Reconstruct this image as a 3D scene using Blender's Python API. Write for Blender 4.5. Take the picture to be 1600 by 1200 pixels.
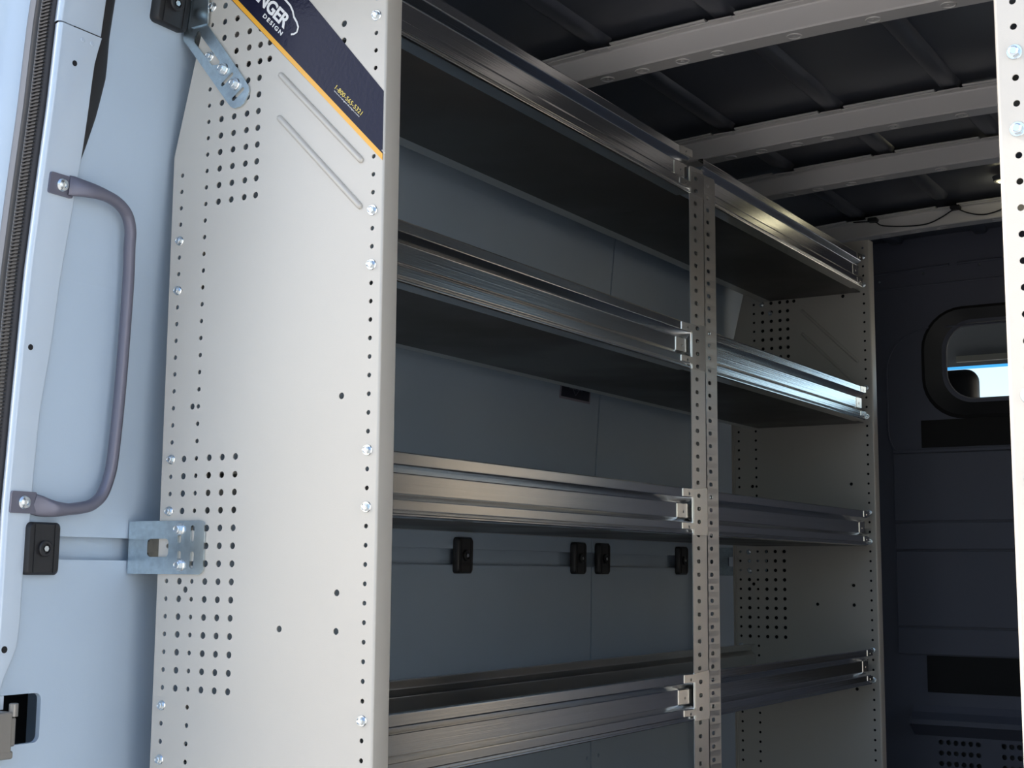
import bpy, bmesh, math, random
from mathutils import Vector, Matrix
from mathutils.geometry import delaunay_2d_cdt
for o in list(bpy.data.objects): bpy.data.objects.remove(o)
S = bpy.context.scene; C = S.collection; PI = math.pi
random.seed(4)
# ------------------------------------------------------------------ camera, world, sun, exposure
cd = bpy.data.cameras.new('camera'); cam = bpy.data.objects.new('camera', cd); C.objects.link(cam)
cd.sensor_width = 36; cd.lens = 49.40; cd.clip_start = .05; cd.clip_end = 300
cam.matrix_world = Matrix(((0.8496141814, 0.0632849272, 0.5235940802, 1.1578),
                           (0.5273516441, -0.1160222690, -0.8416882300, -1.4953),
                           (0.0074823948, 0.9912284555, -0.1319475755, 0.8808), (0, 0, 0, 1)))
S.camera = cam
S.view_settings.view_transform = 'Standard'; S.view_settings.look = 'None'
S.view_settings.gamma = 1; S.view_settings.use_curve_mapping = False
S.view_settings.exposure = 0.42
SUN_AZ, SUN_EL = math.radians(10), math.radians(38)   # sun behind the left shoulder of the van
w = bpy.data.worlds.new('sky'); S.world = w; w.use_nodes = True
nt = w.node_tree; nt.nodes.clear()
sk = nt.nodes.new('ShaderNodeTexSky'); sk.sky_type = 'NISHITA'; sk.sun_disc = False
sk.sun_elevation = SUN_EL; sk.sun_rotation = math.radians(252); sk.dust_density = 2.0; sk.air_density = 1.0; sk.ozone_density = 1.0
bg = nt.nodes.new('ShaderNodeBackground'); bg.inputs['Strength'].default_value = 0.29
wo = nt.nodes.new('ShaderNodeOutputWorld')
nt.links.new(sk.outputs[0], bg.inputs[0]); nt.links.new(bg.outputs[0], wo.inputs[0])
sd = bpy.data.lights.new('sun', 'SUN'); sd.energy = 4.8; sd.angle = .009; sd.color = (1, .95, .87)
sun = bpy.data.objects.new('sun', sd); C.objects.link(sun)
to_sun = Vector((-math.cos(SUN_AZ) * math.cos(SUN_EL), -math.sin(SUN_AZ) * math.cos(SUN_EL), math.sin(SUN_EL)))
sun.rotation_euler = to_sun.to_track_quat('Z', 'Y').to_euler(); sun.location = (-4, -4, 6)

# ------------------------------------------------------------------ materials
MATS = {}
def mat(name, col, rough=.5, metal=0., bump=0., bscale=400., stretch=(1, 1, 1), aniso=0., tangent=None, mottle=0., mscale=6., spec=.5, rvar=0., coat=0., trans=None, emit=None, estr=0.):
    m = bpy.data.materials.new(name); m.use_nodes = True; n = m.node_tree.nodes; l = m.node_tree.links
    b = n['Principled BSDF']
    b.inputs['Base Color'].default_value = (*col, 1); b.inputs['Roughness'].default_value = rough
    b.inputs['Metallic'].default_value = metal; b.inputs['Specular IOR Level'].default_value = spec
    if coat: b.inputs['Coat Weight'].default_value = coat; b.inputs['Coat Roughness'].default_value = .08
    tc = n.new('ShaderNodeTexCoord')
    def noise(scale, st, det=3):
        mp = n.new('ShaderNodeMapping'); mp.inputs['Scale'].default_value = st
        l.new(tc.outputs['Object'], mp.inputs['Vector'])
        t = n.new('ShaderNodeTexNoise'); t.inputs['Scale'].default_value = scale; t.inputs['Detail'].default_value = det
        l.new(mp.outputs[0], t.inputs['Vector']); return t
    if bump:
        t = noise(bscale, stretch); bp = n.new('ShaderNodeBump'); bp.inputs['Strength'].default_value = bump; bp.inputs['Distance'].default_value = .001
        l.new(t.outputs['Fac'], bp.inputs['Height']); l.new(bp.outputs[0], b.inputs['Normal'])
    if mottle:
        t = noise(mscale, stretch if stretch != (1, 1, 1) else (1, 1, 1)); r = n.new('ShaderNodeMapRange')
        r.inputs['From Min'].default_value = .3; r.inputs['From Max'].default_value = .7
        r.inputs['To Min'].default_value = 1 - mottle; r.inputs['To Max'].default_value = 1 + mottle
        l.new(t.outputs['Fac'], r.inputs['Value'])
        mx = n.new('ShaderNodeVectorMath'); mx.operation = 'SCALE'; mx.inputs[0].default_value = col
        l.new(r.outputs[0], mx.inputs['Scale']); l.new(mx.outputs[0], b.inputs['Base Color'])
    if rvar:
        t = noise(mscale, stretch); r = n.new('ShaderNodeMapRange')
        r.inputs['From Min'].default_value = .35; r.inputs['From Max'].default_value = .65
        r.inputs['To Min'].default_value = max(.03, rough - rvar); r.inputs['To Max'].default_value = rough + rvar
        l.new(t.outputs['Fac'], r.inputs['Value']); l.new(r.outputs[0], b.inputs['Roughness'])
    if aniso:
        b.inputs['Anisotropic'].default_value = aniso
        cx = n.new('ShaderNodeCombineXYZ')
        for i in range(3): cx.inputs[i].default_value = tangent[i]
        l.new(cx.outputs[0], b.inputs['Tangent'])
    if emit:
        b.inputs['Emission Color'].default_value = (*emit, 1); b.inputs['Emission Strength'].default_value = estr
    MATS[name] = m; return m
M_panel = mat('powder_coat_grey', (.545, .515, .463), .42, .15, bump=.10, bscale=700, mottle=.015, mscale=4)
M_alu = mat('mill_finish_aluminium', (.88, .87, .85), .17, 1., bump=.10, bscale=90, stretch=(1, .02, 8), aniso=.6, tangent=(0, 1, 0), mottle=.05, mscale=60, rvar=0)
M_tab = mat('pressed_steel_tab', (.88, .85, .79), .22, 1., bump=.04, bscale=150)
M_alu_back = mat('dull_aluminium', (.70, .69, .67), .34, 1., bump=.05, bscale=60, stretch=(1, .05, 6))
M_post = mat('bright_galvanised_post', (.88, .86, .82), .30, 1., bump=.05, bscale=120, stretch=(1, 6, .3))
M_tray = mat('shelf_tray_steel', (.085, .08, .075), .38, .6, mottle=.25, mscale=3.5, rvar=.1)
M_zinc = mat('zinc_plated_steel', (.62, .70, .74), .27, 1., bump=.04, bscale=120, mottle=.10, mscale=120)
M_bolt = mat('bright_zinc_bolt', (.72, .76, .78), .25, 1.)
M_wall = mat('van_lining_blue_grey', (.45, .55, .66), .5, 0, bump=.10, bscale=600, mottle=.02, mscale=5)
M_paint = mat('pale_blue_body_paint', (.54, .63, .73), .30, .1, mottle=.01, coat=.5)
M_seal = mat('black_rubber_seal', (.012, .012, .013), .55, bump=.3, bscale=300)
M_seal2 = mat('ribbed_seal_rubber', (.035, .033, .036), .6)
M_lipgrey = mat('grey_seal_lip', (.25, .25, .26), .5)
M_handle = mat('handle_violet_grey', (.155, .155, .20), .38, .35)
M_black = mat('black_plastic', (.014, .014, .016), .45, bump=.1, bscale=500)
M_roof = mat('roof_paint_shaded', (.085, .092, .115), .33, .1, bump=.08, bscale=500)  # darker than the bows' paint; the ceiling's shade is put into the colour
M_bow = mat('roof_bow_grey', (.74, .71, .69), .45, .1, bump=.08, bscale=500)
M_bulk = mat('partition_plastic', (.125, .13, .17), .55, bump=.2, bscale=500)
M_felt = mat('dark_felt_insert', (.018, .017, .017), .9, bump=.3, bscale=600)
M_void = mat('hole_shade_black', (.01, .01, .012), .9)  # near-black standing in for shade inside holes and cavity
M_navy = mat('navy_gloss_film', (.010, .010, .030), .16, bump=.25, bscale=170, spec=.18)
M_yellow = mat('yellow_gloss_film', (.85, .42, .03), .25)
M_white = mat('white_print', (.82, .82, .82), .35)
M_yprint = mat('yellow_print', (.75, .58, .12), .35)
M_floor = mat('van_floor_ply', (.05, .047, .044), .6, mottle=.2, mscale=12)
M_ground = mat('asphalt_yard', (.42, .40, .37), .9, bump=.3, bscale=60, mottle=.15, mscale=3)
M_latch = mat('hinge_beige_metal', (.27, .255, .235), .35, .6)
M_hinge = M_latch
M_lamp = mat('dome_lamp_lens', (.8, .8, .7), .3, emit=(1, .93, .62), estr=.8)
M_cab = mat('cab_trim_grey', (.10, .105, .11), .7)
M_visor = mat('visor_beige', (.42, .40, .34), .7)
M_label = mat('label_violet_border', (.30, .28, .36), .5)
M_labelin = mat('label_dark_navy', (.012, .012, .03), .4)
def glass_mat(name, tint, mixf=.12):
    m = bpy.data.materials.new(name); m.use_nodes = True; n = m.node_tree.nodes; l = m.node_tree.links; n.clear()
    t = n.new('ShaderNodeBsdfTransparent'); t.inputs[0].default_value = (*tint, 1)
    g = n.new('ShaderNodeBsdfGlossy'); g.inputs['Roughness'].default_value = .03
    fr = n.new('ShaderNodeLayerWeight'); fr.inputs['Blend'].default_value = .12
    mx = n.new('ShaderNodeMixShader'); o = n.new('ShaderNodeOutputMaterial')
    l.new(fr.outputs[0], mx.inputs[0]); l.new(t.outputs[0], mx.inputs[1]); l.new(g.outputs[0], mx.inputs[2]); l.new(mx.outputs[0], o.inputs[0])
    return m
M_glass = glass_mat('partition_glass', (.88, .92, .92))
M_wind = glass_mat('windscreen_glass', (.93, .97, 1.0))
M_tint = glass_mat('tinted_side_glass', (.25, .25, .24))
M_bounce = mat('door_bounce_white', (.80, .80, .79), .8, bump=.2, bscale=20)  # whitened so the unseen door throws sun back onto the left wall
M_windband = glass_mat('windscreen_blue_band', (.10, .45, .85))

# ------------------------------------------------------------------ helpers
def link(name, me, m, parent=None, loc=(0, 0, 0)):
    o = bpy.data.objects.new(name, me); C.objects.link(o); o.location = loc
    if m is not None and not me.materials: me.materials.append(m)
    if parent is not None: o.parent = parent
    return o
def tag(o, label=None, cat=None, group=None, kind=None):
    if label: o['label'] = label
    if cat: o['category'] = cat
    if group: o['group'] = group
    if kind: o['kind'] = kind
    return o
def empty(name, loc, label=None, cat=None, group=None, kind=None):
    o = bpy.data.objects.new(name, None); C.objects.link(o); o.location = loc; o.empty_display_size = .05
    return tag(o, label, cat, group, kind)
def rel(o, root):            # keep world position of a part built in world coordinates
    o.parent = root; o.location = Vector(o.location) - Vector(root.location); return o
def mesh(verts, faces, smooth=False):
    me = bpy.data.meshes.new('mesh'); me.from_pydata([tuple(v) for v in verts], [], faces)
    if smooth: me.polygons.foreach_set('use_smooth', [True] * len(me.polygons))
    me.update(); return me
class MB:
    def __init__(s): s.v = []; s.f = []; s.sm = []
    def add(s, v, f, sm=False):
        k = len(s.v); s.v += [tuple(p) for p in v]; s.f += [tuple(i + k for i in q) for q in f]; s.sm += [sm] * len(f); return s
    def box(s, a, b, M=None):
        (x0, y0, z0), (x1, y1, z1) = a, b
        v = [Vector(p) for p in [(x0, y0, z0), (x1, y0, z0), (x1, y1, z0), (x0, y1, z0), (x0, y0, z1), (x1, y0, z1), (x1, y1, z1), (x0, y1, z1)]]
        if M: v = [M @ p for p in v]
        return s.add(v, [(0, 3, 2, 1), (4, 5, 6, 7), (0, 1, 5, 4), (1, 2, 6, 5), (2, 3, 7, 6), (3, 0, 4, 7)])
    def cyl(s, c, ax, r, h, n=16, r2=None, sm=True):
        ax = Vector(ax).normalized(); q = ax.to_track_quat('Z', 'Y').to_matrix(); c = Vector(c); r2 = r if r2 is None else r2
        v = [c + q @ Vector((r * math.cos(2 * PI * i / n), r * math.sin(2 * PI * i / n), 0)) for i in range(n)]
        v += [c + q @ Vector((r2 * math.cos(2 * PI * i / n), r2 * math.sin(2 * PI * i / n), h)) for i in range(n)]
        k = len(s.v)
        s.add(v, [(i, (i + 1) % n, n + (i + 1) % n, n + i) for i in range(n)], sm)
        s.add(v[:n], [tuple(range(n))[::-1]]); s.add(v[n:], [tuple(range(n))]); return s
    def tube(s, pts, r, n=14, flat=None, closed=False):
        pts = [Vector(p) for p in pts]; rings = []; up = None
        for i, p in enumerate(pts):
            t = (pts[min(i + 1, len(pts) - 1)] - pts[max(i - 1, 0)]).normalized()
            if up is None: up = t.orthogonal().normalized() if flat is None else Vector(flat)
            u = (up - t * up.dot(t)).normalized(); vv = t.cross(u); up = u
            ri = r[i] if isinstance(r, (list, tuple)) else (r, r)
            if not isinstance(ri, (list, tuple)): ri = (ri, ri)
            rings.append([p + u * ri[0] * math.cos(2 * PI * j / n) + vv * ri[1] * math.sin(2 * PI * j / n) for j in range(n)])
        v = [q for rg in rings for q in rg]; f = []
        for i in range(len(pts) - 1):
            for j in range(n): f.append((i * n + j, i * n + (j + 1) % n, (i + 1) * n + (j + 1) % n, (i + 1) * n + j))
        s.add(v, f, True); s.add(rings[0], [tuple(range(n))[::-1]]); s.add(rings[-1], [tuple(range(n))]); return s
    def prism(s, poly, fn, w0, w1, sm=False):          # poly in (u,v); fn(u,v,w)
        n = len(poly); v = [fn(u, q, w0) for u, q in poly] + [fn(u, q, w1) for u, q in poly]
        s.add(v, [(i, (i + 1) % n, n + (i + 1) % n, n + i) for i in range(n)], sm)
        s.add(v[:n], [tuple(range(n))[::-1]]); s.add(v[n:], [tuple(range(n))]); return s
    def me(s):
        me = bpy.data.meshes.new('mesh'); me.from_pydata(s.v, [], s.f); me.polygons.foreach_set('use_smooth', s.sm)
        bm = bmesh.new(); bm.from_mesh(me); bmesh.ops.recalc_face_normals(bm, faces=bm.faces); bm.to_mesh(me); bm.free()
        me.update(); return me
    def build(s, name, m, parent=None): return link(name, s.me(), m, parent)
def circ(cx, cy, r, n=12): return [(cx + r * math.cos(2 * PI * (i + .5) / n), cy + r * math.sin(2 * PI * (i + .5) / n)) for i in range(n)]
def rrect(x0, y0, x1, y1, r, n=5):
    p = []
    for cx, cy, a in ((x1 - r, y1 - r, 0), (x0 + r, y1 - r, 90), (x0 + r, y0 + r, 180), (x1 - r, y0 + r, 270)):
        for i in range(n + 1):
            t = math.radians(a + 90 * i / n); p.append((cx + r * math.cos(t), cy + r * math.sin(t)))
    return p
def slot(a, b, r, n=6):
    a, b = Vector(a), Vector(b); d = (b - a).normalized(); an = math.atan2(d.y, d.x); p = []
    for i in range(n + 1):
        t = an - PI / 2 + PI * i / n; p.append((b.x + r * math.cos(t), b.y + r * math.sin(t)))
    for i in range(n + 1):
        t = an + PI / 2 + PI * i / n; p.append((a.x + r * math.cos(t), a.y + r * math.sin(t)))
    return p
def inside(p, poly):
    x, y = p; c = False; n = len(poly)
    for i in range(n):
        (x0, y0), (x1, y1) = poly[i], poly[(i + 1) % n]
        if (y0 > y) != (y1 > y) and x < (x1 - x0) * (y - y0) / (y1 - y0) + x0: c = not c
    return c
def sheet(outline, holes, fn, th, steiner=(), back=True):
    """flat sheet in (u,v) with real holes, mapped by fn(u,v,w), thickness th along w"""
    vs = []; ed = []
    for loop in [outline] + list(holes):
        k = len(vs); vs += [Vector(p) for p in loop]; ed += [(k + i, k + (i + 1) % len(loop)) for i in range(len(loop))]
    vs += [Vector(p) for p in steiner]
    ov, oe, of, *_ = delaunay_2d_cdt(vs, ed, [], 0, 1e-7)
    boxes = [(min(p[0] for p in h), max(p[0] for p in h), min(p[1] for p in h), max(p[1] for p in h), h) for h in holes]
    F = []
    for f in of:
        c = sum((ov[i] for i in f), Vector((0, 0))) / len(f)
        if not inside(c, outline): continue
        if any(b[0] <= c.x <= b[1] and b[2] <= c.y <= b[3] and inside(c, b[4]) for b in boxes): continue
        F.append(tuple(f))
    n = len(ov); mb = MB(); V = [fn(p.x, p.y, 0) for p in ov]
    cnt = {}
    for f in F:
        for i in range(len(f)):
            e = (f[i], f[(i + 1) % len(f)]); cnt[tuple(sorted(e))] = cnt.get(tuple(sorted(e)), []) + [e]
    if back:
        V += [fn(p.x, p.y, th) for p in ov]
        G = [tuple(i + n for i in reversed(f)) for f in F]
        side = [(e[0][1], e[0][0], e[0][0] + n, e[0][1] + n) for e in cnt.values() if len(e) == 1]
        mb.add(V, F + G + side)
    else: mb.add(V, F)
    return mb
XZ = lambda y0, s=-1: (lambda u, v, w: (u, y0 - s * w, v))
def copy_tree(o, parent, keep=True):
    c = o.copy(); C.objects.link(c); c.parent = parent
    for ch in list(o.children): copy_tree(ch, c)
    return c
def interp(z, zs, xs):
    if z <= zs[0]: return xs[0]
    for i in range(len(zs) - 1):
        if z <= zs[i + 1]:
            t = (z - zs[i]) / (zs[i + 1] - zs[i]); return xs[i] + t * (xs[i + 1] - xs[i])
    return xs[-1]
WZ = [0, .3, .69, .96, 1.11, 1.29, 1.41, 1.53, 1.65, 1.80, 1.87, 1.92, 1.945]
WX = [-.45, -.45, -.45, -.447, -.438, -.426, -.412, -.397, -.386, -.365, -.345, -.29, -.20]
xw = lambda z: interp(z, WZ, WX)
CX = .44                                   # centre line of the van
crown = lambda x: .016 * (1 - ((x - CX) / .8) ** 2)
YB = 2.85                                  # partition

# ------------------------------------------------------------------ large structure
def struct(name, mb, m): o = mb.build(name, m); o['kind'] = 'structure'; return o
GZ = -.62
struct('ground', MB().box((-30, -30, GZ - .05), (30, 30, GZ)), M_ground)
struct('floor', MB().box((-.47, -.25, -.03), (1.35, YB, 0)), M_floor)
def wallmap(off=0, side=1):
    if side == 1: return lambda u, v, w: (xw(v) + off + w, u, v)
    return lambda u, v, w: (2 * CX - xw(v) - off - w, u, v)
def zrows(y0, y1, zs, dy=.3):
    n = max(1, int((y1 - y0) / dy)); return [(y0 + (y1 - y0) * (i + .5) / n, z) for i in range(n) for z in zs]
def wall_poly(y0, z0, y1, z1):
    zs = [z for z in WZ if z0 < z < z1]
    return [(y0, z0), (y1, z0)] + [(y1, z) for z in zs] + [(y1, z1), (y0, z1)] + [(y0, z) for z in reversed(zs)]
cut = [(-.215, .641)] + [p for p in rrect(-.245, .641, -.145, .7085, .010) if p[0] > -.2] + [(-.215, .7085)]
cut = [(-.215, .641)] + sorted([p for p in cut if p[0] > -.2 and p[1] < .67], key=lambda p: p[0]) + sorted([p for p in cut if p[0] > -.2 and p[1] >= .67], key=lambda p: -p[0]) + [(-.215, .7085)]
wl = sheet(wall_poly(-.222, 0, YB, 1.945), [[(p[0] + (.03 if p[0] > -.2 else 0), .62 + (p[1] - .641) * 1.6) for p in cut]], wallmap(-.018), -.002, zrows(-.2, YB, WZ[1:-1], .6)).build('wall_left', M_wall); wl['kind'] = 'structure'
# lining panels are separate boards fixed over the wall with a recessed strip between them
def lining(y0, z0, y1, z1, holes=()):
    o = sheet(wall_poly(y0, z0, y1, z1), holes, wallmap(-.008), .008, zrows(y0 + .01, y1 - .01, [z for z in WZ if z0 < z < z1], .25)).build('lining_panel', M_wall, wl)
    return o
lining(-.221, .925, 1.4448, 1.80); lining(1.4510, .925, 2.84, 1.80)
lining(-.221, .02, 1.4448, .892, [cut, circ(1.4286, .4528, .005), (circ(.35, .4528, .005))]); lining(1.4510, .02, 2.84, .892, [circ(1.4858, .4544, .005)])
MB().box((-.60, -.30, .60), (-.592, -.05, .76)).build('cavity_back', M_void, wl)  # near-black plate, the cut-out's inner shade is put into its colour
wr = sheet(wall_poly(-.25, 0, YB, 1.945), [rrect(1.85, .10, 2.40, 1.74, .05), rrect(2.53, .25, 2.77, 1.50, .04)], wallmap(-.010, -1), .002, zrows(-.2, YB, WZ[1:-1], .6)).build('wall_right', M_wall); wr['kind'] = 'structure'  # unseen side openings, sized for the light mirrored in the shelf lips
w2 = sheet(rrect(1.845, .095, 2.405, 1.745, .05), [], wallmap(-.014, -1), .003, zrows(1.9, 2.35, [z for z in WZ if .2 < z < 1.7], .2), back=False).build('added_window', M_tint); w2['kind'] = 'structure'  # unseen tinted pane, added to dim the daylight from the side
# outer skin (keeps daylight out of the double wall)
struct('wall_outer_left', MB().box((-.62, -.24, -.3), (-.60, 4.6, 1.98)), M_paint)
MB().box((-.60, 2.9, -.3), (-.598, 2.95, 1.2)).build('rib', M_void)
bpy.data.objects.remove(bpy.data.objects['rib'])
# ceiling skin, crowned
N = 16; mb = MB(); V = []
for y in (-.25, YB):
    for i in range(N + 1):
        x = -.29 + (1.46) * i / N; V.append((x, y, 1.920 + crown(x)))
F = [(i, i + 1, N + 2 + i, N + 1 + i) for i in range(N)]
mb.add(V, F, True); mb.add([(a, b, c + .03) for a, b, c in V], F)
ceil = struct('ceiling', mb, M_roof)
struct('roof_outer', MB().box((-.62, -.26, 1.985), (1.50, 4.6, 2.0)), M_paint)

# roof bows (hat sections across the van) and longitudinal swages between them
RIBX = [-.375 + .262 * i for i in range(1, 6)]
bowY = [.23, .875, 1.497, 1.885, 2.470]
def bow(y0):
    mb = MB(); n = 14; xs = [-.33 + 1.54 * i / n for i in range(n + 1)]
    # profile in (y, z): upper flange, face, bottom, rear face
    P = [(-.016, .0465), (-.016, .0445), (-.002, .0435), (0, .041), (.0015, .003), (.004, 0), (.050, 0), (.0535, .003), (.055, .044), (.070, .0455), (.070, .048)]
    V = [(x, y0 + py, 1.846 + crown(x) * 1.6 + pz) for x in xs for py, pz in P]
    k = len(P); F = [(i * k + j, i * k + j + 1, (i + 1) * k + j + 1, (i + 1) * k + j) for i in range(n) for j in range(k - 1)]
    mb.add(V, F, False)
    o = mb.build('roof_bow', M_bow, ceil)
    return o
def bowz(x): return 1.846 + crown(x) * 1.6
for bi, y0 in enumerate(bowY):
    b = bow(y0)
    # flange pads between the swages and low lugs under them
    edges = [-.33] + [r for x in RIBX for r in (x - .030, x + .030)] + [1.21]
    for i in range(0, len(edges), 2):
        xa, xb = edges[i], edges[i + 1]; m_ = MB(); n = 4
        P = [(-.0008, .0415), (-.0025, .0455), (-.022, .0475), (-.0235, .0495), (-.022, .0515), (-.004, .0515)]
        xs = [xa + (xb - xa) * j / n for j in range(n + 1)]
        V = [(x, y0 + py, bowz(x) + pz) for x in xs for py, pz in P]; k = len(P)
        m_.add(V, [(a * k + j, a * k + j + 1, (a + 1) * k + j + 1, (a + 1) * k + j) for a in range(n) for j in range(k - 1)])
        m_.add([V[j] for j in range(k)], [tuple(range(k))]); m_.add([V[n * k + j] for j in range(k)], [tuple(range(k))])
        m_.build('flange_pad', M_bow, b)
    for x in RIBX:
        m_ = MB().box((x - .024, y0 - .020, bowz(x) + .0435), (x + .024, y0 - .002, bowz(x) + .0465)); m_.cyl((x, y0 - .011, bowz(x) + .0433), (0, 0, -1), .003, .001, 8)
        m_.build('lug', M_bow, b)
    for x in (-.115, -.038, .049, .123, .277, .426, .56, .75, .84):
        m_ = MB(); z = bowz(x)
        ring = [(x + .013 * math.cos(t), y0 + .030 + .013 * math.sin(t), z - .0005) for t in [2 * PI * i / 20 for i in range(21)]]
        m_.tube(ring, .0016, 6); m_.cyl((x, y0 + .030, z - .0006), (0, 0, -1), .0035, .0012, 8)
        m_.build('pressed_dimple', M_bow if x < .4 else M_bow, b)
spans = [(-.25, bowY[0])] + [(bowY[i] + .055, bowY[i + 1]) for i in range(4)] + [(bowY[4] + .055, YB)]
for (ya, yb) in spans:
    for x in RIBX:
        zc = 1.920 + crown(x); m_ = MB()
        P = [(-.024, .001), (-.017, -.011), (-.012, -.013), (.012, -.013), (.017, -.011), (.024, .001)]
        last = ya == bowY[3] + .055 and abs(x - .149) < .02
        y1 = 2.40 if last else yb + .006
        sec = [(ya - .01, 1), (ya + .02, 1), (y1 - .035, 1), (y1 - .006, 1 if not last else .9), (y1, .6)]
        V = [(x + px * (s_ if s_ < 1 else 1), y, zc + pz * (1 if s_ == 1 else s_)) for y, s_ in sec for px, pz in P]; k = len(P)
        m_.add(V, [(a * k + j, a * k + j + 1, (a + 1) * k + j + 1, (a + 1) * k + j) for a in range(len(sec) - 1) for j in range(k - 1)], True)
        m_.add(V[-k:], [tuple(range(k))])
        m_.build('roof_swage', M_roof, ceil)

# partition between load space and cab
WX0, WX1, WZ0, WZ1 = .032, .848, 1.412, 1.645
win = rrect(WX0, WZ0, WX1, WZ1, .085, 8)
gr = []
for gx in (.0, .183, .366, .549, .732):
    for i in range(6):
        for j in range(5): gr.append(circ(gx - .022 + i * .0218, .382 - j * .031, .0078, 12))
wf = sheet([(-.45, 0), (1.33, 0), (1.33, 1.72), (1.20, 1.94), (-.32, 1.94), (-.45, 1.72)], [win] + gr, XZ(YB), .004).build('wall_front', M_bulk); wf['kind'] = 'structure'
MB().box((-.2, YB + .06, .15), (1.1, YB + .065, .46)).build('grille_backing', M_cab, wf)
def ring(poly_out, poly_in, y, d, name, m, par):
    n = len(poly_out); V = [(p[0], y, p[1]) for p in poly_out] + [(p[0], y - d, p[1]) for p in poly_in]
    MB().add(V, [(i, (i + 1) % n, n + (i + 1) % n, n + i) for i in range(n)], True).build(name, m, par)
o1 = rrect(-.045, 1.352, .925, 1.700, .13, 8); o2 = rrect(-.033, 1.363, .913, 1.690, .12, 8); o3 = rrect(.028, 1.408, .852, 1.650, .088, 8)
ring(o1, o2, YB, .010, 'window_surround', M_felt, wf)
ring(o2, o3, YB - .010, -.012, 'window_surround', M_black, wf)
o4 = rrect(-.155, 1.20, 1.03, 1.64, .13, 8); o5 = rrect(-.150, 1.205, 1.025, 1.635, .125, 8); 
n = len(o4)
tb = MB().tube([(p[0], YB - .001, p[1]) for p in o4] + [(o4[0][0], YB - .001, o4[0][1])], .003, 6); tb.build('pressed_contour', M_bulk, wf)
w1 = sheet(win, [], XZ(YB + .001), .004, back=False).build('window_1', M_glass); w1['kind'] = 'structure'
tb = MB().tube([(p[0], YB - .0005, p[1]) for p in win] + [(win[0][0], YB - .0005, win[0][1])], .0022, 6); tb.build('window_edge_bead', M_lipgrey, w1)
# horizontal boards of the lower partition, grooves are the gaps
def board(z0, z1, x0=-.14, x1=1.02, m=M_bulk, name='partition_panel', y=YB, d=.008):
    mb = MB().box((x0, y - d, z0), (x1, y, z1)); o = mb.build(name, m, wf)
    mod = o.modifiers.new('b', 'BEVEL'); mod.width = .002; mod.segments = 2; return o
for z0, z1 in ((1.252, 1.262), (1.043, 1.25), (.956, 1.037), (.724, .950), (.640, .718)): board(z0, z1)
board(1.267, 1.352, -.052, .93, M_felt, 'felt_insert', d=.003)
board(.528, .637, -.056, .94, M_felt, 'felt_insert', d=.003)
m_ = MB()
for a, b_ in (((0, .49), (.012, .470)), ((.012, .470), (.055, .452)), ((.055, .452), (.055, .437)), ((.055, .437), (.012, .408)), ((.012, .408), (0, .400))):
    m_.add([(-.10, YB - a[0], a[1]), (.98, YB - a[0], a[1]), (.98, YB - b_[0], b_[1]), (-.10, YB - b_[0], b_[1])], [(0, 1, 2, 3)])
m_.build('partition_ledge', M_bulk, wf)
m_ = MB()
m_.tube([(-.24, YB - .003, 1.822), (.05, YB - .003, 1.834)], .004, 8); m_.tube([(.075, YB - .003, 1.835), (.80, YB - .003, 1.845)], .004, 8)
m_.tube([(-.24, YB - .002, 1.775), (.80, YB - .002, 1.785)], .003, 8)
m_.build('pressed_ridge', M_bulk, wf)
for x, z in ((-.168, 1.80), (-.030, 1.814), (.143, 1.824), (.30, 1.83)):
    MB().cyl((x, YB - .001, z), (0, -1, 0), .005, .004, 12, .004).build('screw', M_bolt, wf)
# cab beyond the partition window
cab = empty('cab_interior', (0, 0, 0), kind='structure')
MB().box((-.60, YB + .08, 1.93), (1.48, 4.9, 1.96)).build('headliner', M_cab, cab)
MB().add([(-.60, 4.25, 1.716), (1.48, 4.25, 1.716), (1.48, 3.6, 1.93), (-.60, 3.6, 1.93)], [(0, 1, 2, 3)]).build('header_panel', M_cab, cab)
MB().box((-.60, 4.2, -.1), (1.48, 4.5, 1.10)).build('dashboard', M_cab, cab)
MB().box((-.62, 3.0, -.3), (-.60, 4.5, 1.1)).build('cab_side', M_cab, cab)
MB().box((1.48, 3.0, -.3), (1.50, 4.5, 1.1)).build('cab_side', M_cab, cab)
ws = MB().add([(-.60, 4.45, 1.10), (1.48, 4.45, 1.10), (1.48, 4.27, 1.707), (-.60, 4.27, 1.707)], [(0, 1, 2, 3)]).build('windscreen', M_wind, cab)
ws = MB().add([(-.60, 4.27, 1.707), (1.48, 4.27, 1.707), (1.48, 4.25, 1.716), (-.60, 4.25, 1.716)], [(0, 1, 2, 3)]).build('windscreen_band', M_windband, cab)
vm = MB().box((-.27, 4.16, 1.722), (.12, 4.18, 1.748)); vm.build('sun_visor', M_visor, cab)

struct('bounce_wall', MB().box((9, 1.5, GZ), (9.4, 26, GZ + 4.0)), mat('warm_bounce_wall', (.66, .58, .48), .85, bump=.2, bscale=20))  # unseen sunlit wall, added for warm reflections in the lips and post
# unseen right rear door, open; added to bounce sun onto the left wall
dr = struct('door_1', MB().box((1.500, -1.12, -.35), (1.545, -.285, 1.96)), M_paint)
MB().box((1.488, -1.05, -.20), (1.500, -.36, .95)).build('door_lining', M_bounce, dr)
MB().box((1.492, -1.03, 1.05), (1.500, -.38, 1.85)).build('door_lining', M_bounce, dr)
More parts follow.
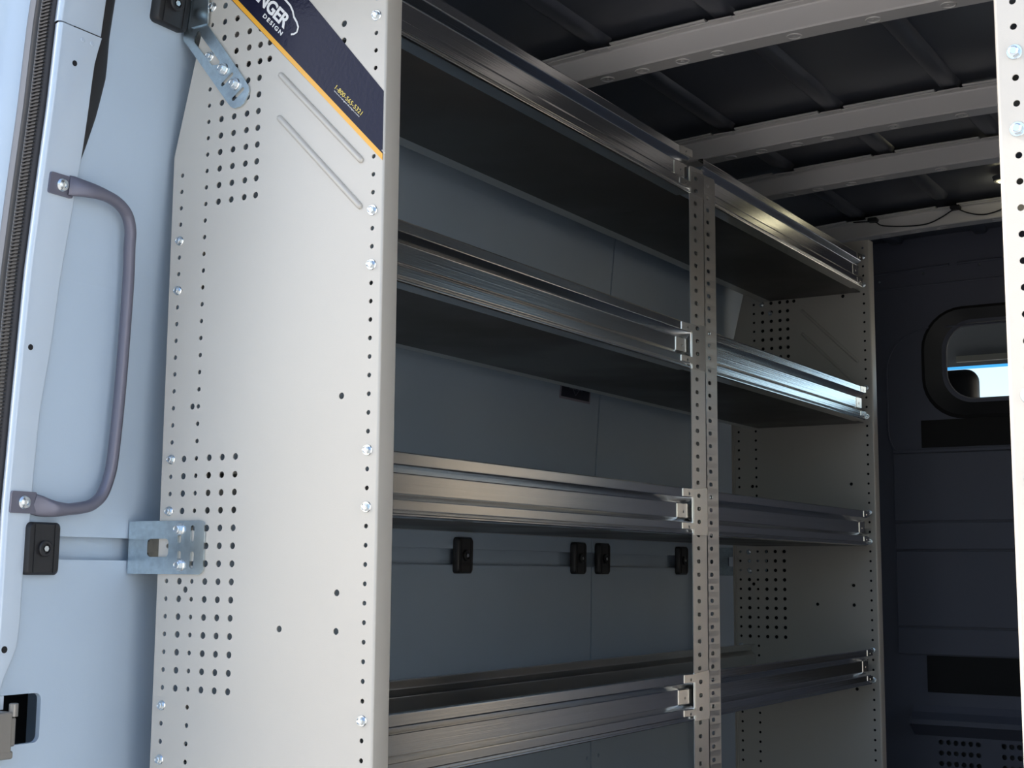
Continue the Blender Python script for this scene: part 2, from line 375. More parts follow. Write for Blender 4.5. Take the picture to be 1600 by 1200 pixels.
# ------------------------------------------------------------------ rear door frame, left
trim = empty('trim_1', (0, 0, 0), kind='structure')
ZL = [.0, .3, .55, .69, .72, .738, .7685, .80, .84, .95, 1.0, 1.11, 1.18, 1.24, 1.29, 1.36, 1.41, 1.47, 1.53, 1.57, 1.61, 1.641]
def pr(z): return interp(z, [.69, .72, .738, .7685, .80, .8865, .943, 1.003, 1.10, 1.184, 1.3315, 1.447, 1.47, 1.573, 1.6056, 1.6423], [-.222, -.220, -.2119, -.1974, -.1936, -.1934, -.1868, -.1875, -.1864, -.1786, -.171, -.1649, -.164, -.1625, -.1612, -.1533])
def sweep(zs, secfn, closed=False):
    secs = [secfn(z) for z in zs]; k = len(secs[0]); V = [(x, y, z) for z, s_ in zip(zs, secs) for x, y in s_]; F = []
    for a in range(len(zs) - 1):
        for j in range(k if closed else k - 1): F.append((a * k + j, a * k + (j + 1) % k, (a + 1) * k + (j + 1) % k, (a + 1) * k + j))
    return V, F, k
def arc(cx, cy, r, a0, a1, n=5): return [(cx + r * math.cos(math.radians(a0 + (a1 - a0) * i / n)), cy + r * math.sin(math.radians(a0 + (a1 - a0) * i / n))) for i in range(n + 1)]
def dense(z0, z1, step=.02):
    n = max(1, int((z1 - z0) / step)); return [z0 + (z1 - z0) * i / n for i in range(n + 1)]
def pil(off, push=0):
    def f(z):
        x = xw(z) + off; e = pr(z) + push
        return [(x - .004, e), (x, e), (x + .0002, e - .001)] + arc(x - .006, -.222, .006, 0, -90, 4) + [(x - .0135, -.2258), (x - .0165, -.2225), (x - .018, -.20)]
    return f
pill_holes = [(1.5907, -.1965, .0042), (1.1836, -.2128, .0042), (.7702, -.2164, .0048)]
def pillar(z0, z1, off, name):
    mb = MB(); V, F, k = sweep(dense(z0, z1), pil(off)); mb.add(V, F, True)
    return mb.build(name, M_paint, trim)
pillar(.69, 1.641, .006, 'door_pillar'); pillar(1.644, 1.93, .003, 'door_pillar')
pillar(0, .69, .001, 'door_pillar')
for z, y, r in pill_holes:      # fixing holes as near-black discs, their inner shade put in the colour
    nrm = Vector((1, 0, -(xw(z + .02) - xw(z - .02)) / .04)).normalized(); c = Vector((xw(z) + .006, y, z))
    MB().cyl(c - nrm * .001, nrm, r, .0015, 14, sm=False).build('fixing_hole', M_void, trim)
for y in (-.187, -.170):
    MB().cyl((xw(1.628) + .006, y, 1.628), (1, 0, .1), .004, .001, 12, .003).build('rivet', M_paint, trim)
# dark gap trim between pillar and lining near the top
def gap(z):
    yr = interp(z, [1.445, 1.4716, 1.5315, 1.5913, 1.648, 1.93], [-.166, -.1572, -.1435, -.134, -.136, -.1321]); x = xw(z)
    return [(x - .002, -.20), (x + .002, -.20), (x + .0025, yr - .004), (x + .001, yr), (x - .004, yr)]
V, F, k = sweep(dense(1.446, 1.93), gap); MB().add(V, F, True).build('gap_seal', M_black, trim)
# ribbed weatherstrip: outer to inner going left in the picture
def strip(name, a, b, y, d, m, rib=False, rr=.006):
    mb = MB(); zs = dense(0, 1.93, .02)
    def f(z):
        x = xw(z); return [(x - a, y + .01)] + [(x - a, y)] + [(x - a - (b - a) * t, y - d * math.sin(PI * t)) for t in (.15, .35, .5, .65, .85)] + [(x - b, y), (x - b, y + .01)]
    V, F, k = sweep(zs, f); mb.add(V, F, True); o = mb.build(name, m, trim); return o
strip('weatherstrip_bulb', .0125, .0335, -.2285, .004, M_seal2)
rb = MB()
z = .55
while z < 1.80:
    x = xw(z); rb.box((x - .0325, -.2345, z), (x - .0140, -.2315, z + .0022)); z += .0052
o = rb.build('weatherstrip_ribs', M_seal, trim); o['kind'] = 'stuff'
strip('weatherstrip_bead', .0335, .0365, -.230, .003, M_lipgrey)
strip('weatherstrip_lip', .0365, .0530, -.229, .003, M_seal)
strip('seal_flange', .0530, .0700, -.226, .0005, M_lipgrey)
def jamb(z):
    x = xw(z); return [(x - .070, -.222), (x - .071, -.226), (x - .105, -.230), (x - .113, -.236), (x - .120, -.252), (x - .128, -.268), (x - .16, -.280), (x - .22, -.285)]
V, F, k = sweep(dense(0, 1.93, .05), jamb); MB().add(V, F, True).build('door_jamb', M_paint, trim)
# rear header and right-hand rear pillar close the door frame off camera
tr2 = struct('trim_2', MB().box((-.62, -.27, 1.84), (1.50, -.22, 2.0)), M_paint)
tr3 = struct('trim_3', MB().box((1.325, -.28, -.3), (1.50, -.22, 1.98)), M_paint)
struct('wall_outer_right', MB().box((1.48, -.24, 1.78), (1.50, 4.6, 1.98)), M_paint)
MB().box((1.48, -.24, -.3), (1.50, 1.70, 1.70)).build('outer_panel', M_paint, bpy.data.objects['wall_outer_right'])
MB().box((1.48, 2.80, -.3), (1.50, 3.05, 1.70)).build('outer_panel', M_paint, bpy.data.objects['wall_outer_right'])
MB().box((1.48, 1.70, -.3), (1.50, 2.80, .05)).build('outer_panel', M_paint, bpy.data.objects['wall_outer_right'])

# ------------------------------------------------------------------ shelving unit
P_ = .0254; rowz = lambda r: 1.65 - P_ * r
COLX = {1: -.3645, 2: -.3388, 3: -.3140, 4: -.2885, 5: -.2630, 6: -.2375, 7: -.2152, 8: -.1964}
EDGE = .0180
outline = [(-.383, .0), (.0145, .0), (.0145, 1.772), (-.3155, 1.772), (-.3475, 1.645), (-.383, 1.503)]
def inset_ok(x, z): 
    if z > 1.50: return x > -.383 + (z - 1.503) * .25 + .008 and z < 1.765
    return True
hs = []
bolts_rc = [(-3, 0), (0, 0), (11, 0), (14, 0), (24, 0), (27, 0), (38, 0), (41, 0), (11, 1), (14, 1), (24, 1), (27, 1), (38, 1), (41, 1)]
def hole(x, r, rad):
    z = rowz(r)
    if inset_ok(x, z): hs.append(circ(x, z, rad * 1.07, 12))
for r in range(-4, 62):
    if (r, 0) not in bolts_rc: hole(0, r, .0031)
    if r >= 7 and (r, 1) not in bolts_rc: hole(COLX[1], r, .0033)
    hole(COLX[3], r, .0033)
for r in range(24, 38):
    for c in (2, 4, 5, 6): hole(COLX[c], r, .0046)
for r in range(-4, 10):
    for c in (4, 5, 6, 7): hole(COLX[c], r, .0046)
hole(COLX[8], 0, .0046); hole(COLX[8], 1, .0046); hole(-.0576, 0, .0046); hole(-.0576, 1, .0046)
for x, z in ((-.0469, .850), (-.0468, .799), (-.1463, .7995), (-.0467, 1.1164), (-.3258, 1.1171), (-.3263, .8507), (-.0444, .583)): hs.append(circ(x, z, .0046, 12))
for r in (14, 27): hs.append(circ(COLX[1] + .0085, rowz(r), .0011, 6)); hs.append(circ(-.0085, rowz(r), .0011, 6))
TH = .0016
def bolt_mesh():
    mb = MB(); mb.cyl((0, 0, 0), (0, -1, 0), .0078, .0012, 20, .0070)
    V = []
    mb.cyl((0, -.0012, 0), (0, -1, 0), .0056, .0042, 6, .0054, sm=False)
    n = 12; r = [(.0054 * .86, -.0054), (.0036, -.0060), (.0026, -.0046)]
    for a in range(2):
        v = [(rr * math.cos(2 * PI * i / n), yy, rr * math.sin(2 * PI * i / n)) for rr, yy in (r[a], r[a + 1]) for i in range(n)]
        mb.add(v, [(i, (i + 1) % n, n + (i + 1) % n, n + i) for i in range(n)], True)
    mb.add([(r[2][0] * math.cos(2 * PI * i / n), r[2][1], r[2][0] * math.sin(2 * PI * i / n)) for i in range(n)], [tuple(range(n))])
    return mb.me()
BM = bolt_mesh(); BM.materials.append(M_bolt)
def bolt(par, loc, sc=1., rot=None, name='hex_bolt'):
    o = link(name, BM, None, par, loc); o.scale = (sc, sc, sc); o.rotation_euler = (0, random.uniform(0, 1), 0); return o
def bead(p0, p1):
    a = Vector((p0[0], -.0005, p0[1])); b = Vector((p1[0], -.0005, p1[1])); mb = MB(); d = (b - a)
    ts = [0, .004, .012, .03, .5, .97, .988, .996, 1]; rs = [.0006, .0028, .0042, .0047, .0047, .0047, .0042, .0028, .0006]
    mb.tube([a + d * t for t in ts], [(r * .95, r) for r in rs], 14, flat=(0, 1, 0)); return mb
unit = empty('shelving_unit', (-.18, 0, 0), 'grey perforated steel and aluminium shelving unit along the left van wall', 'shelving')
U = lambda o: rel(o, unit)
mb = sheet(outline, hs, XZ(0), TH, [(-.3 + .08 * i, .1 + .12 * j) for i in range(4) for j in range(14)])
# folded front flange with rounded corner
prof = arc(.0145, .0035, .0035, -90, 0, 6) + [(.0180, .0340), (.0175, .0352), (.0150, .0352)]
k = len(prof); V = [(x, y, 0.) for x, y in prof] + [(x, y, 1.772) for x, y in prof]
mb.add(V, [(i, i + 1, k + i + 1, k + i) for i in range(k - 1)], True)
endp = U(mb.build('end_panel', M_panel))
def P2(o, par): o.parent = par; return o
for r, c in bolts_rc:
    bolt(endp, (0 if c == 0 else COLX[1], -.0002, rowz(r)), 1.0 if c == 0 else .95)
for x, z in ((-.315, 1.7294), (-.3165, 1.6515)): bolt(endp, (x, -.0002, z))
for a, b_ in (((-.1758, 1.5981), (-.0186, 1.4416)), ((-.1757, 1.5333), (-.019, 1.3761))): P2(bead(a, b_).build('stiffening_bead', M_panel), endp)
farp = copy_tree(endp, unit); farp.location = endp.location + Vector((0, 2.149, 0))
tag(farp, 'far end panel'); tag(endp, 'near end panel')
for c, r in ((2, 28), (2, 30)): bolt(farp, (COLX[c], -.0002, rowz(r)), .8)
for x, z in ((-.291, 1.622), (-.266, 1.596)): bolt(farp, (x, -.0002, z), .8)
P2(MB().box((-.3835, -.006, 0), (-.381, .0016, 1.503)).build('back_flange', M_panel), farp)
P2(MB().prism([(-.3815, .02), (.010, .02), (.010, 1.75), (-.318, 1.75), (-.346, 1.642), (-.3815, 1.50)], lambda u, v, w_: (u, w_, v), .012, .014).build('hole_shade_sheet', M_void), farp)  # unseen dark sheet, added so the far panel's holes look black
P2(MB().box((-.376, -.0012, 0), (-.375, 0, 1.50)).build('fold_line', M_panel), farp)

# banner sticker on the near panel
D = Vector((1, 0, -1)) / math.sqrt(2); NN = Vector((1, 0, 1)) / math.sqrt(2)
def poly_y(pts, y, name, m, par): return P2(MB().prism(pts, lambda u, v, w: (u, w, v), y, 0).build(name, m), par)
ban = poly_y([(.0152, 1.4400), (.0152, 1.5377), (-.1237, 1.6993), (-.1844, 1.770), (-.3136, 1.770), (-.2746, 1.7305)], -.0006, 'banner_sticker', M_navy, endp)
# sub-parts printed on the banner hang directly under the panel (third level is the deepest)
poly_y([(.0154, 1.4391), (.0156, 1.4482), (-.2628, 1.7294), (-.301, 1.768), (-.3145, 1.768), (-.2746, 1.7319)], -.0009, 'banner_stripe', M_yellow, endp)
def text_mesh(body, bold=0., spacing=1.):
    cu = bpy.data.curves.new('t', 'FONT'); cu.body = body; cu.offset = bold; cu.space_character = spacing; cu.resolution_u = 3; cu.extrude = .001
    o = bpy.data.objects.new('t', cu); C.objects.link(o); bpy.context.view_layer.update()
    me = bpy.data.meshes.new_from_object(o.evaluated_get(bpy.context.evaluated_depsgraph_get()))
    bpy.data.objects.remove(o); return me
def print_text(body, s0, s1, t0, t1, m, name, bold=0., spacing=1., y=-.0011):
    me = text_mesh(body, bold, spacing); xs = [v.co.x for v in me.vertices]; ys = [v.co.y for v in me.vertices]
    ax, bx, ay, by = min(xs), max(xs), min(ys), max(ys)
    for v in me.vertices:
        s = s0 + (v.co.x - ax) / (bx - ax) * (s1 - s0); t = t0 + (v.co.y - ay) / (by - ay) * (t1 - t0)
        p = D * s + NN * t; v.co = Vector((p.x, y - (.0001 if v.co.z > 0 else -.0004), p.z))
    me.materials.clear(); me.materials.append(m); o = link(name, me, m); return P2(o, endp)
print_text('RANGER', -1.4105, -1.2965, 1.0567, 1.0772, M_white, 'banner_lettering', .03, .95)
print_text('DESIGN', -1.3465, -1.2943, 1.0466, 1.0530, M_white, 'banner_lettering', .022, 1.35)
print_text('1-800-565-5321', -1.1512, -1.0839, 1.0500, 1.0564, M_yprint, 'banner_lettering', .004, 1.05)
print_text('www.rangerdesign.com', -1.1495, -1.0845, 1.0462, 1.0486, M_white, 'banner_lettering', .0)
print_text('05/19', -1.0175, -1.0095, 1.0372, 1.0386, M_white, 'banner_lettering', .0)
ol = [(-.262, 1.752), (-.245, 1.758), (-.215, 1.749), (-.190, 1.730), (-.1755, 1.7165), (-.1683, 1.709), (-.1583, 1.698), (-.1530, 1.688), (-.1507, 1.6788), (-.1450, 1.670), (-.1419, 1.6616), (-.1444, 1.6545), (-.1500, 1.6528), (-.1553, 1.6534)]
m_ = MB().tube([(x, -.0012, z) for x, z in ol], [(.0004, .0016)] * len(ol), 8, flat=(0, 1, 0)); P2(m_.build('banner_van_outline', M_white), endp)

# shelves -----------------------------------------------------------
def rounded(P, r=.0012, n=2):
    out = [P[0]]
    for i in range(1, len(P) - 1):
        a, b, c = Vector(P[i - 1]), Vector(P[i]), Vector(P[i + 1]); rr = min(r, (b - a).length * .4, (c - b).length * .4)
        p, q = b + (a - b).normalized() * rr, b + (c - b).normalized() * rr
        for j in range(n + 1):
            t = j / n; out.append(tuple(p * (1 - t) ** 2 + b * 2 * t * (1 - t) + q * t * t))
    return out + [P[-1]]
LIP = rounded([(-.011, .0845), (-.011, .0885), (-.0005, .0885), (0, .0870), (0, .0715), (-.0125, .0600), (-.0125, .0315), (-.001, .0235), (-.001, .0090), (-.005, .0070), (-.005, .0055), (.0005, .0045), (.0005, .0008), (-.003, 0), (-.03, 0)])
def lip_mesh(L_, flip=False, x0=.0165, prof=LIP, m=None):
    k = len(prof); s = -1 if flip else 1; mb = MB()
    V = [(x0 + s * x, y, z) for y in (0, L_) for x, z in prof]
    mb.add(V, [(i, i + 1, k + i + 1, k + i) for i in range(k - 1)], False)
    me = mb.me()
    for p in me.polygons: p.use_smooth = False
    return me
def make_shelf(y0, z0, xb, LL=1.0, endfar=True):
    LT = 1.0635 if endfar else 1.0700
    root = U(MB().box((xb, y0, z0 + .0002), (-.008, y0 + LT, z0 + .0016)).build('shelf', M_tray))
    f = link('front_lip', lip_mesh(LL), M_alu, root, (0, y0 - .004, z0))
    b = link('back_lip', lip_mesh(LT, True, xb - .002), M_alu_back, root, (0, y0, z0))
    # end tabs riveted across the faces of the lip where it meets its upright
    ye = y0 - .004 + LL; 
    for (za, zb_, xo) in ((.0725, .0872, .0), (.0325, .0585, -.0125), (.0105, .0220, -.001)):
        w = .046 if endfar else .030; tl = math.radians(6.5)
        M = Matrix.Translation((.0165 + xo + w * math.sin(tl), ye - .0005, z0)) @ Matrix.Rotation(-tl, 4, 'Z')
        mb = MB().box((.0001, -w, za), (.0012, 0, zb_), M)
        mb.cyl(M @ Vector((.0012, -w * .5, (za + zb_) / 2 - .002)), (1, 0, 0), .0030, .0007, 12, .0015)
        o = mb.build('end_tab', M_tab, root)
    return root
LV = [1.630, 1.2765, .9530, .6020]
for i, z0 in enumerate(LV):
    xb = -.292 if i == 0 else -.333
    make_shelf(.012, z0, xb, .998, True)
    make_shelf(1.0758, z0, xb, 1.010, False)
    # bracket plates joining lips to the far panel (dark slots behind the lip end)
    mb = MB().box((-.004, 2.075, z0 + .010), (.0010, 2.148, z0 + .030)); mb.box((-.012, 2.075, z0 + .045), (-.008, 2.148, z0 + .075)); U(mb.build('lip_bracket', M_alu))
# uprights -----------------------------------------------------------
def upright(y0, y1, web_right, hy, ztop):
    o_ = [(y0, 0), (y1, 0)] + [(y1, ztop - .006)] + [(y1 - .0018, ztop - .0018), (y1 - .006, ztop)] + [(y0 + .006, ztop), (y0 + .0018, ztop - .0018), (y0, ztop - .006)]
    hl = []; z = 1.4608 + .0254 * 8
    while z > .01: hl.append(slot((hy - .0025, z), (hy + .0025, z), .0040, 5)); z -= .0254
    T_ = math.tan(math.radians(5.5)); mb = sheet(o_, hl, lambda u, v, w: (.0168 + (u - y0) * T_ - w, u, v), .0016)
    yw = y1 if web_right else y0; s = -1 if web_right else 1
    mb.box((.008, min(yw, yw + s * .0016), 0), (.0190, max(yw, yw + s * .0016), ztop - .012))
    return mb
upl = U(upright(1.003, 1.0570, True, 1.0250, 1.687).build('upright_post', M_post))
upr = U(upright(1.0680, 1.1170, False, 1.0869, 1.684).build('upright_post', M_post)); tag(upr, 'right hand upright with embossed pads between its holes')
P2(MB().box((.0095, 1.028, .0), (.0110, 1.0555, 1.655)).build('backing_strip', M_alu_back), upl)
for z0 in LV[:]:      # tilted plates added so the post catches bright reflections at the lips
    tl = math.radians(6.5); M = Matrix.Translation((.0175 + .051 * math.sin(tl), 1.0565, z0)) @ Matrix.Rotation(-tl, 4, 'Z')
    hl = [slot((-.034, 1.4608 - .0254 * k_ - z0), (-.029, 1.4608 - .0254 * k_ - z0), .0040, 5) for k_ in range(-9, 40) if .004 < 1.4608 - .0254 * k_ - z0 < .0880]
    zt = .092 if z0 < 1.6 else .05
    hl = [h for h in hl if max(p[1] for p in h) < zt - .001 and min(p[1] for p in h) > .001]
    P2(sheet([(-.051, 0), (0, 0), (0, zt), (-.051, zt - .004)], hl, lambda u, v, w: M @ Vector((w, u, v)), .0010).build('glint_plate', M_tab), upl)
U(MB().box((.004, 1.0575, 0), (.0165, 1.0675, 1.66)).build('spacer_channel', M_tray))
pads = MB(); z = 1.4608 + .0254 * 7.5
while z > .05:
    c = Matrix.Translation((.0193, 1.093, z)) @ Matrix.Rotation(math.radians(-5.5), 4, 'Z') @ Matrix.Rotation(math.radians(2.5), 4, 'Y') @ Matrix.Rotation(math.radians(1.5), 4, 'Z')
    pads.box((0, -.021, -.0050), (.0007, .019, .0050), c); z -= .0254
P2(pads.build('embossed_pads', M_post), upr)

# wall brackets (zinc) ------------------------------------------------
def lower_bracket():
    out = [(-.440, .8725), (-.300, .8725)] + [(-.2893, .884), (-.2893, .940)] + [(-.300, .9500), (-.440, .9500)]
    out = [(-.440, .8725)] + [(-.2990 + .0095 * math.sin(t), .8820 - .0095 * math.cos(t)) for t in [PI / 2 * i / 5 for i in range(6)]] + [(-.2990 + .0095 * math.cos(t), .9405 + .0095 * math.sin(t)) for t in [PI / 2 * i / 5 for i in range(6)]] + [(-.440, .9500)]
    h = [rrect(-.403, .8975, -.360, .9240, .006), slot((-.3125, .9395), (-.3132, .9225), .0036), slot((-.3120, .9020), (-.3128, .8845), .0036), slot((-.3385, .932), (-.3385, .9205), .0036), slot((-.3380, .8900), (-.3378, .9030), .0036)]
    mb = sheet(out, h, XZ(-.0035), .0028)
    mb.box((-.4428, -.0032, .8725), (-.4398, .09, .9500)); return mb
lb = U(lower_bracket().build('wall_bracket', M_zinc)); tag(lb, 'zinc lower bracket')
bolt(lb, (-.3391 + .18, -.0035, .9376), 1.25); bolt(lb, (-.3363 + .18, -.0035, .8856), 1.25)
for ch in lb.children: ch.location.x -= .18
for ch in lb.children: ch.location.x += .0
lb2 = copy_tree(lb, unit); lb2.location = lb.location + Vector((0, 2.157, 0)); tag(lb2, 'zinc bracket at the far end')
def upper_bracket():
    out = [(-.3673, 1.6834), (-.2718, 1.5675), (-.2665, 1.5622), (-.2599, 1.5590), (-.2480, 1.5600), (-.2411, 1.5640), (-.2340, 1.5740), (-.2318, 1.5810), (-.2330, 1.5885), (-.2377, 1.5960), (-.3296, 1.7125), (-.3534, 1.7468), (-.3640, 1.7468)]
    # big tapered slot, two cross slots
    h = [[(-.3470, 1.6785), (-.3462, 1.6870), (-.3407, 1.6952), (-.3346, 1.6929), (-.3335, 1.6862), (-.2925, 1.6375), (-.2945, 1.6335), (-.3080, 1.6345)],
         slot((-.2673, 1.6130), (-.2850, 1.6005), .0030), slot((-.2445, 1.5860), (-.2620, 1.5740), .0030)]
    return sheet(out, h, XZ(-.0035), .0026)
mbu = upper_bracket(); mbu.box((-.3700, -.0035, 1.684), (-.3672, .06, 1.75))
ub = U(mbu.build('wall_bracket', M_zinc)); tag(ub, 'zinc slanted bracket')
for x, z in ((-.285, 1.6242), (-.2606, 1.5966)): bolt(ub, (x, -.0040, z), 1.25)
P2(MB().box((-.352, -.0065, 1.702), (-.318, -.0035, 1.76)).build('bracket_gusset', M_zinc), ub)

# second unit on the right wall: same parts mirrored
unit2 = empty('shelving_unit', (.883 + .18, -.15, .005), 'pale bright shelving end panel with hex bolts at the right edge of the picture', 'shelving')
unit2.scale = (-1, 1, 1)
for ch in list(unit.children):
    nm = ch.name.split('.')[0]
    if nm == 'end_panel':
        c = ch.copy(); C.objects.link(c); c.parent = unit2; del_l = c.pop('label', None) if 'label' in c else None
        if ch is farp: c.location = endp.location + Vector((0, 1.09, 0))
        for g in ch.children:
            if g.name.split('.')[0] in ('hex_bolt', 'stiffening_bead') and ch is endp:
                d = g.copy(); C.objects.link(d); d.parent = c
    if nm == 'shelf' and ch.data.vertices[0].co.y < .5:
        copy_tree(ch, unit2)

# ------------------------------------------------------------------ loose fittings on wall
def tangent_frame(y, z, off=0.):
    s = (xw(z + .02) - xw(z - .02)) / .04; t = Vector((s, 0, 1)).normalized(); nrm = Vector((1, 0, -s)).normalized()
    M = Matrix((( nrm.x, 0, t.x, xw(z) + off), (0, 1, 0, y), (nrm.z, 0, t.z, z), (0, 0, 0, 1))); return M
def clip_parts():
    p = rrect(-.0285, -.0365, .0285, .0365, .008, 4); q = rrect(-.0255, -.0335, .0255, .0335, .007, 4); n = len(p); mb = MB()
    V = [(0, u, v) for u, v in p] + [(.010, u, v) for u, v in p] + [(.013, u, v) for u, v in q]
    mb.add(V, [(i, (i + 1) % n, n + (i + 1) % n, n + i) for i in range(n)] + [(n + i, n + (i + 1) % n, 2 * n + (i + 1) % n, 2 * n + i) for i in range(n)], True)
    mb.add(V[2 * n:], [tuple(range(n))]); mb.box((.0125, .0165, -.033), (.0142, .0180, .033)); mb.box((.0125, -.0180, -.033), (.0142, -.0165, .033))
    return mb.me()
CLIP = clip_parts(); CLIP.materials.append(M_black)
mb = MB(); n = 20
for (r0, x0), (r1, x1) in zip([(.0115, .0128), (.0115, .0165), (.0100, .0178), (.0068, .0175)], [(.0115, .0165), (.0100, .0178), (.0068, .0175), (.0060, .0145)]):
    v = [(xx, r * math.cos(2 * PI * i / n), r * math.sin(2 * PI * i / n)) for r, xx in ((r0, x0), (r1, x1)) for i in range(n)]
    mb.add(v, [(i, (i + 1) % n, n + (i + 1) % n, n + i) for i in range(n)], True)
mb.cyl((.0140, 0, 0), (1, 0, 0), .0062, .0008, 20)
CB = mb.me(); CB.materials.append(M_black)
mb = MB().cyl((.0145, 0, 0), (1, 0, 0), .0046, .0035, 6, .0042, sm=False); CS = mb.me(); CS.materials.append(M_bolt)
clips = [(-.165, .907, 'black plastic wall clip with a screw below the grab handle'), (.893, .9115, 'black wall clip in the left bay, alone on the recessed rail'),
         (1.3735, .9115, 'black wall clip just left of the vertical wall seam'), (1.4915, .9115, 'black wall clip just right of the vertical wall seam'),
         (1.935, .9115, 'black wall clip half hidden behind the perforated upright'), (-.034, 1.7345, 'black plastic wall clip above the slanted zinc bracket, top left')]
for y, z, lb_ in clips:
    r = empty('wall_clip', (0, 0, 0), lb_, 'clip', 'black clips on the left wall'); r.matrix_world = tangent_frame(y, z)
    link('clip_body', CLIP, None, r); link('screw_boss', CB, None, r); link('screw', CS, None, r)
    if z > 1.5: r.scale = (1.2, 1.15, 1.)
# grab handle
gh = empty('grab_handle', (-.43, -.2, .96), 'violet-grey tubular grab handle on the left door pillar', 'handle')
def spline(P, n=8):
    out = []; P = [Vector(p) for p in P]; Q = [P[0]] + P + [P[-1]]
    for i in range(1, len(Q) - 2):
        for j in range(n):
            t = j / n; a, b, c, d = Q[i - 1], Q[i], Q[i + 1], Q[i + 2]
            out.append(.5 * ((2 * b) + (c - a) * t + (2 * a - 5 * b + 4 * c - d) * t * t + (3 * b - a - 3 * c + d) * t ** 3))
    return out + [P[-1]]
hp = [(-.4015, -.182, 1.4185), (-.396, -.168, 1.4178), (-.390, -.145, 1.4165), (-.389, -.120, 1.4140), (-.390, -.098, 1.408), (-.3925, -.080, 1.396), (-.3950, -.0705, 1.3758), (-.3985, -.0675, 1.350),
      (-.4058, -.0605, 1.292), (-.4154, -.0575, 1.1495), (-.4215, -.0600, 1.045), (-.4240, -.0640, 1.012), (-.4255, -.0740, .986), (-.4260, -.0900, .972), (-.4266, -.1066, .9665), (-.4270, -.130, .9630), (-.4280, -.152, .9620), (-.434, -.168, .9640), (-.4395, -.184, .9680)]
sp = spline(hp, 5); n = len(sp); rs = []
for i, p in enumerate(sp):
    e = min(i, n - 1 - i) / 5
    if e < 3: k_ = max(0, min(1, (e - .6) / 2.2)); rs.append((.0030 + .0056 * k_, .0145 - .0059 * k_))
    else: rs.append((.0086, .0086))
rel(MB().tube(sp, rs, 16, flat=(1, 0, 0)).build('handle_tube', M_handle), gh)
for y, z in ((-.1941, 1.4162), (-.2021, .9697)):
    M = tangent_frame(y, z, .0062)
    mb = MB(); pts = rrect(-.021, -.0150, .021, .0150, .003, 3); mb.prism(pts, lambda u, v, w_: M @ Vector((w_, u, v)), 0, .0035); rel(mb.build('mounting_tab', M_handle), gh)
    mb = MB(); n_ = 20; ax = (M.to_3x3() @ Vector((1, 0, 0)))
    for r0, x0, r1, x1 in ((.0100, .0035, .0096, .0055), (.0096, .0055, .0078, .0085), (.0078, .0085, .0042, .0098), (.0042, .0098, .0036, .0078)):
        v = [M @ Vector((xx, r * math.cos(2 * PI * i / n_), r * math.sin(2 * PI * i / n_))) for r, xx in ((r0, x0), (r1, x1)) for i in range(n_)]
        mb.add(v, [(i, (i + 1) % n_, n_ + (i + 1) % n_, n_ + i) for i in range(n_)], True)
    mb.cyl(M @ Vector((.0070, 0, 0)), ax, .0038, .0008, 12); rel(mb.build('button_screw', mat('screw_satin_%d' % int(z * 10), (.70, .69, .66), .35, .9) if False else M_bolt), gh)
# hinge in the wall cut-out
hg = empty('door_hinge', (-.43, -.22, .63), 'beige metal door hinge in front of the dark rounded wall cut-out', 'hinge')
mb = MB().cyl((-.430, -.2065, .682), (0, 0, 1), .0062, .0165, 18); mb.cyl((-.430, -.2065, .6985), (0, 0, 1), .0062, .001, 18, .0045); rel(mb.build('hinge_pin', M_latch), hg)
o = MB().box((-.452, -.262, .634), (-.424, -.211, .689)).build('hinge_body', M_latch); md = o.modifiers.new('b', 'BEVEL'); md.width = .003; md.segments = 3; rel(o, hg)
o = MB().box((-.446, -.2145, .6425), (-.426, -.2035, .681)).build('hinge_knuckle', M_latch); md = o.modifiers.new('b', 'BEVEL'); md.width = .003; md.segments = 3; rel(o, hg)
o = MB().box((-.446, -.235, .6265), (-.424, -.2075, .6375)).build('hinge_foot', M_latch); md = o.modifiers.new('b', 'BEVEL'); md.width = .003; md.segments = 3; rel(o, hg)
rel(MB().box((-.462, -.235, .69), (-.450, -.2075, .708)).build('hinge_arm', M_paint), hg)
# small label on the wall
M = tangent_frame(1.3275, 1.289, .001); lo = Vector(M.translation)
lbo = empty('wall_label', (0, 0, 0), 'small dark label with pale border on the wall below the second shelf', 'label'); lbo.matrix_world = M
MB().box((-.0005, -.0715, -.0165), (.0006, .0715, .0165)).build('label_border', M_label, lbo)
MB().box((0, -.0655, -.0115), (.0011, .0655, .019)).build('label_face', M_labelin, lbo)
mb = MB(); mb.tube([(.0012, -.022, .017), (.0012, 0, -.004), (.0012, .022, .017)], .0006, 5); mb.tube([(.0012, -.03, .010), (.0012, 0, .010), (.0012, .03, .010)], .0004, 5)
mb.build('label_print', M_label, lbo)
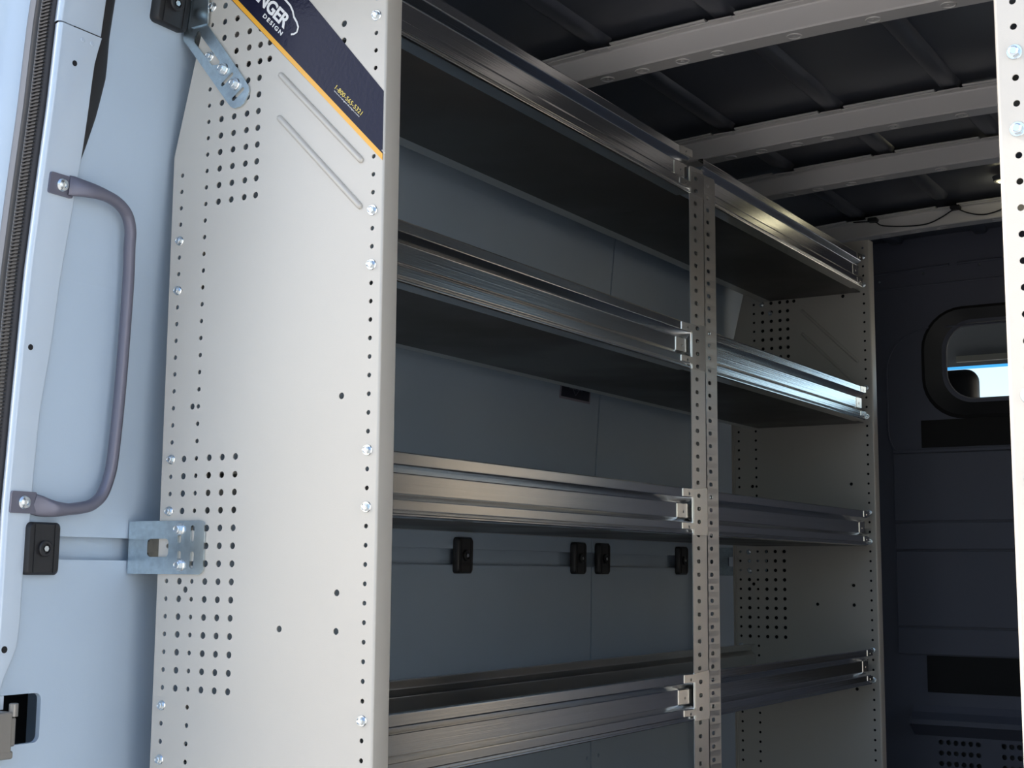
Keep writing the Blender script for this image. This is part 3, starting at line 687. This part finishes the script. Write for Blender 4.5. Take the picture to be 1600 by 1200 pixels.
# cable along the last bow
cb = empty('roof_cable', (.1, 2.46, 1.88), 'thin black cable sagging along the last roof bow', 'cable')
pts = spline([(-.12, 2.448, 1.902), (-.0604, 2.450, 1.897), (-.045, 2.462, 1.888), (-.0229, 2.465, 1.8825), (.03, 2.465, 1.8755), (.0882, 2.463, 1.8745), (.13, 2.458, 1.886), (.1708, 2.448, 1.9035), (.1797, 2.448, 1.9035), (.21, 2.460, 1.890), (.2498, 2.465, 1.8822), (.2937, 2.463, 1.889), (.34, 2.45, 1.906), (.40, 2.46, 1.89), (.46, 2.463, 1.886)], 6)
rel(MB().tube(pts, .0019, 8).build('cable', M_black), cb)
for x, z in ((-.062, 1.902), (.175, 1.908), (.345, 1.908)):
    o = MB().box((x - .014, 2.438, z - .006), (x + .014, 2.462, z + .006)).build('cable_clip', M_black); md = o.modifiers.new('b', 'BEVEL'); md.width = .003; rel(o, cb)
# dome lamp
dl = empty('dome_lamp', (.33, 2.26, 1.92), 'small round dome lamp on the roof between the last two bows', 'lamp')
mb = MB().cyl((.352, 2.255, 1.925), (0, 0, -1), .030, .012, 24, .026); rel(mb.build('lamp_housing', M_cab), dl)
mb = MB().cyl((.352, 2.255, 1.9131), (0, 0, -1), .020, .003, 24, .015); rel(mb.build('lamp_lens', M_lamp), dl)
ld = bpy.data.lights.new('lamp_bulb', 'POINT'); ld.energy = .06; ld.color = (1, .92, .6); ld.shadow_soft_size = .015
lo = bpy.data.objects.new('lamp_bulb', ld); C.objects.link(lo); lo.location = (.335, 2.30, 1.895); rel(lo, dl)
# cab seat headrest seen through the partition window
hr = empty('cab_seat', (-.11, 3.4, 1.0), 'dark cab seat headrest seen through the partition window', 'seat')
o = MB().box((-.235, 3.36, 1.33), (-.004, 3.45, 1.582)).build('headrest', M_black); md = o.modifiers.new('b', 'BEVEL'); md.width = .044; md.segments = 6; rel(o, hr)
for p in o.data.polygons: p.use_smooth = True
o = MB().box((-.35, 3.34, .6), (.13, 3.50, 1.30)).build('backrest', M_black); md = o.modifiers.new('b', 'BEVEL'); md.width = .05; md.segments = 4; rel(o, hr)
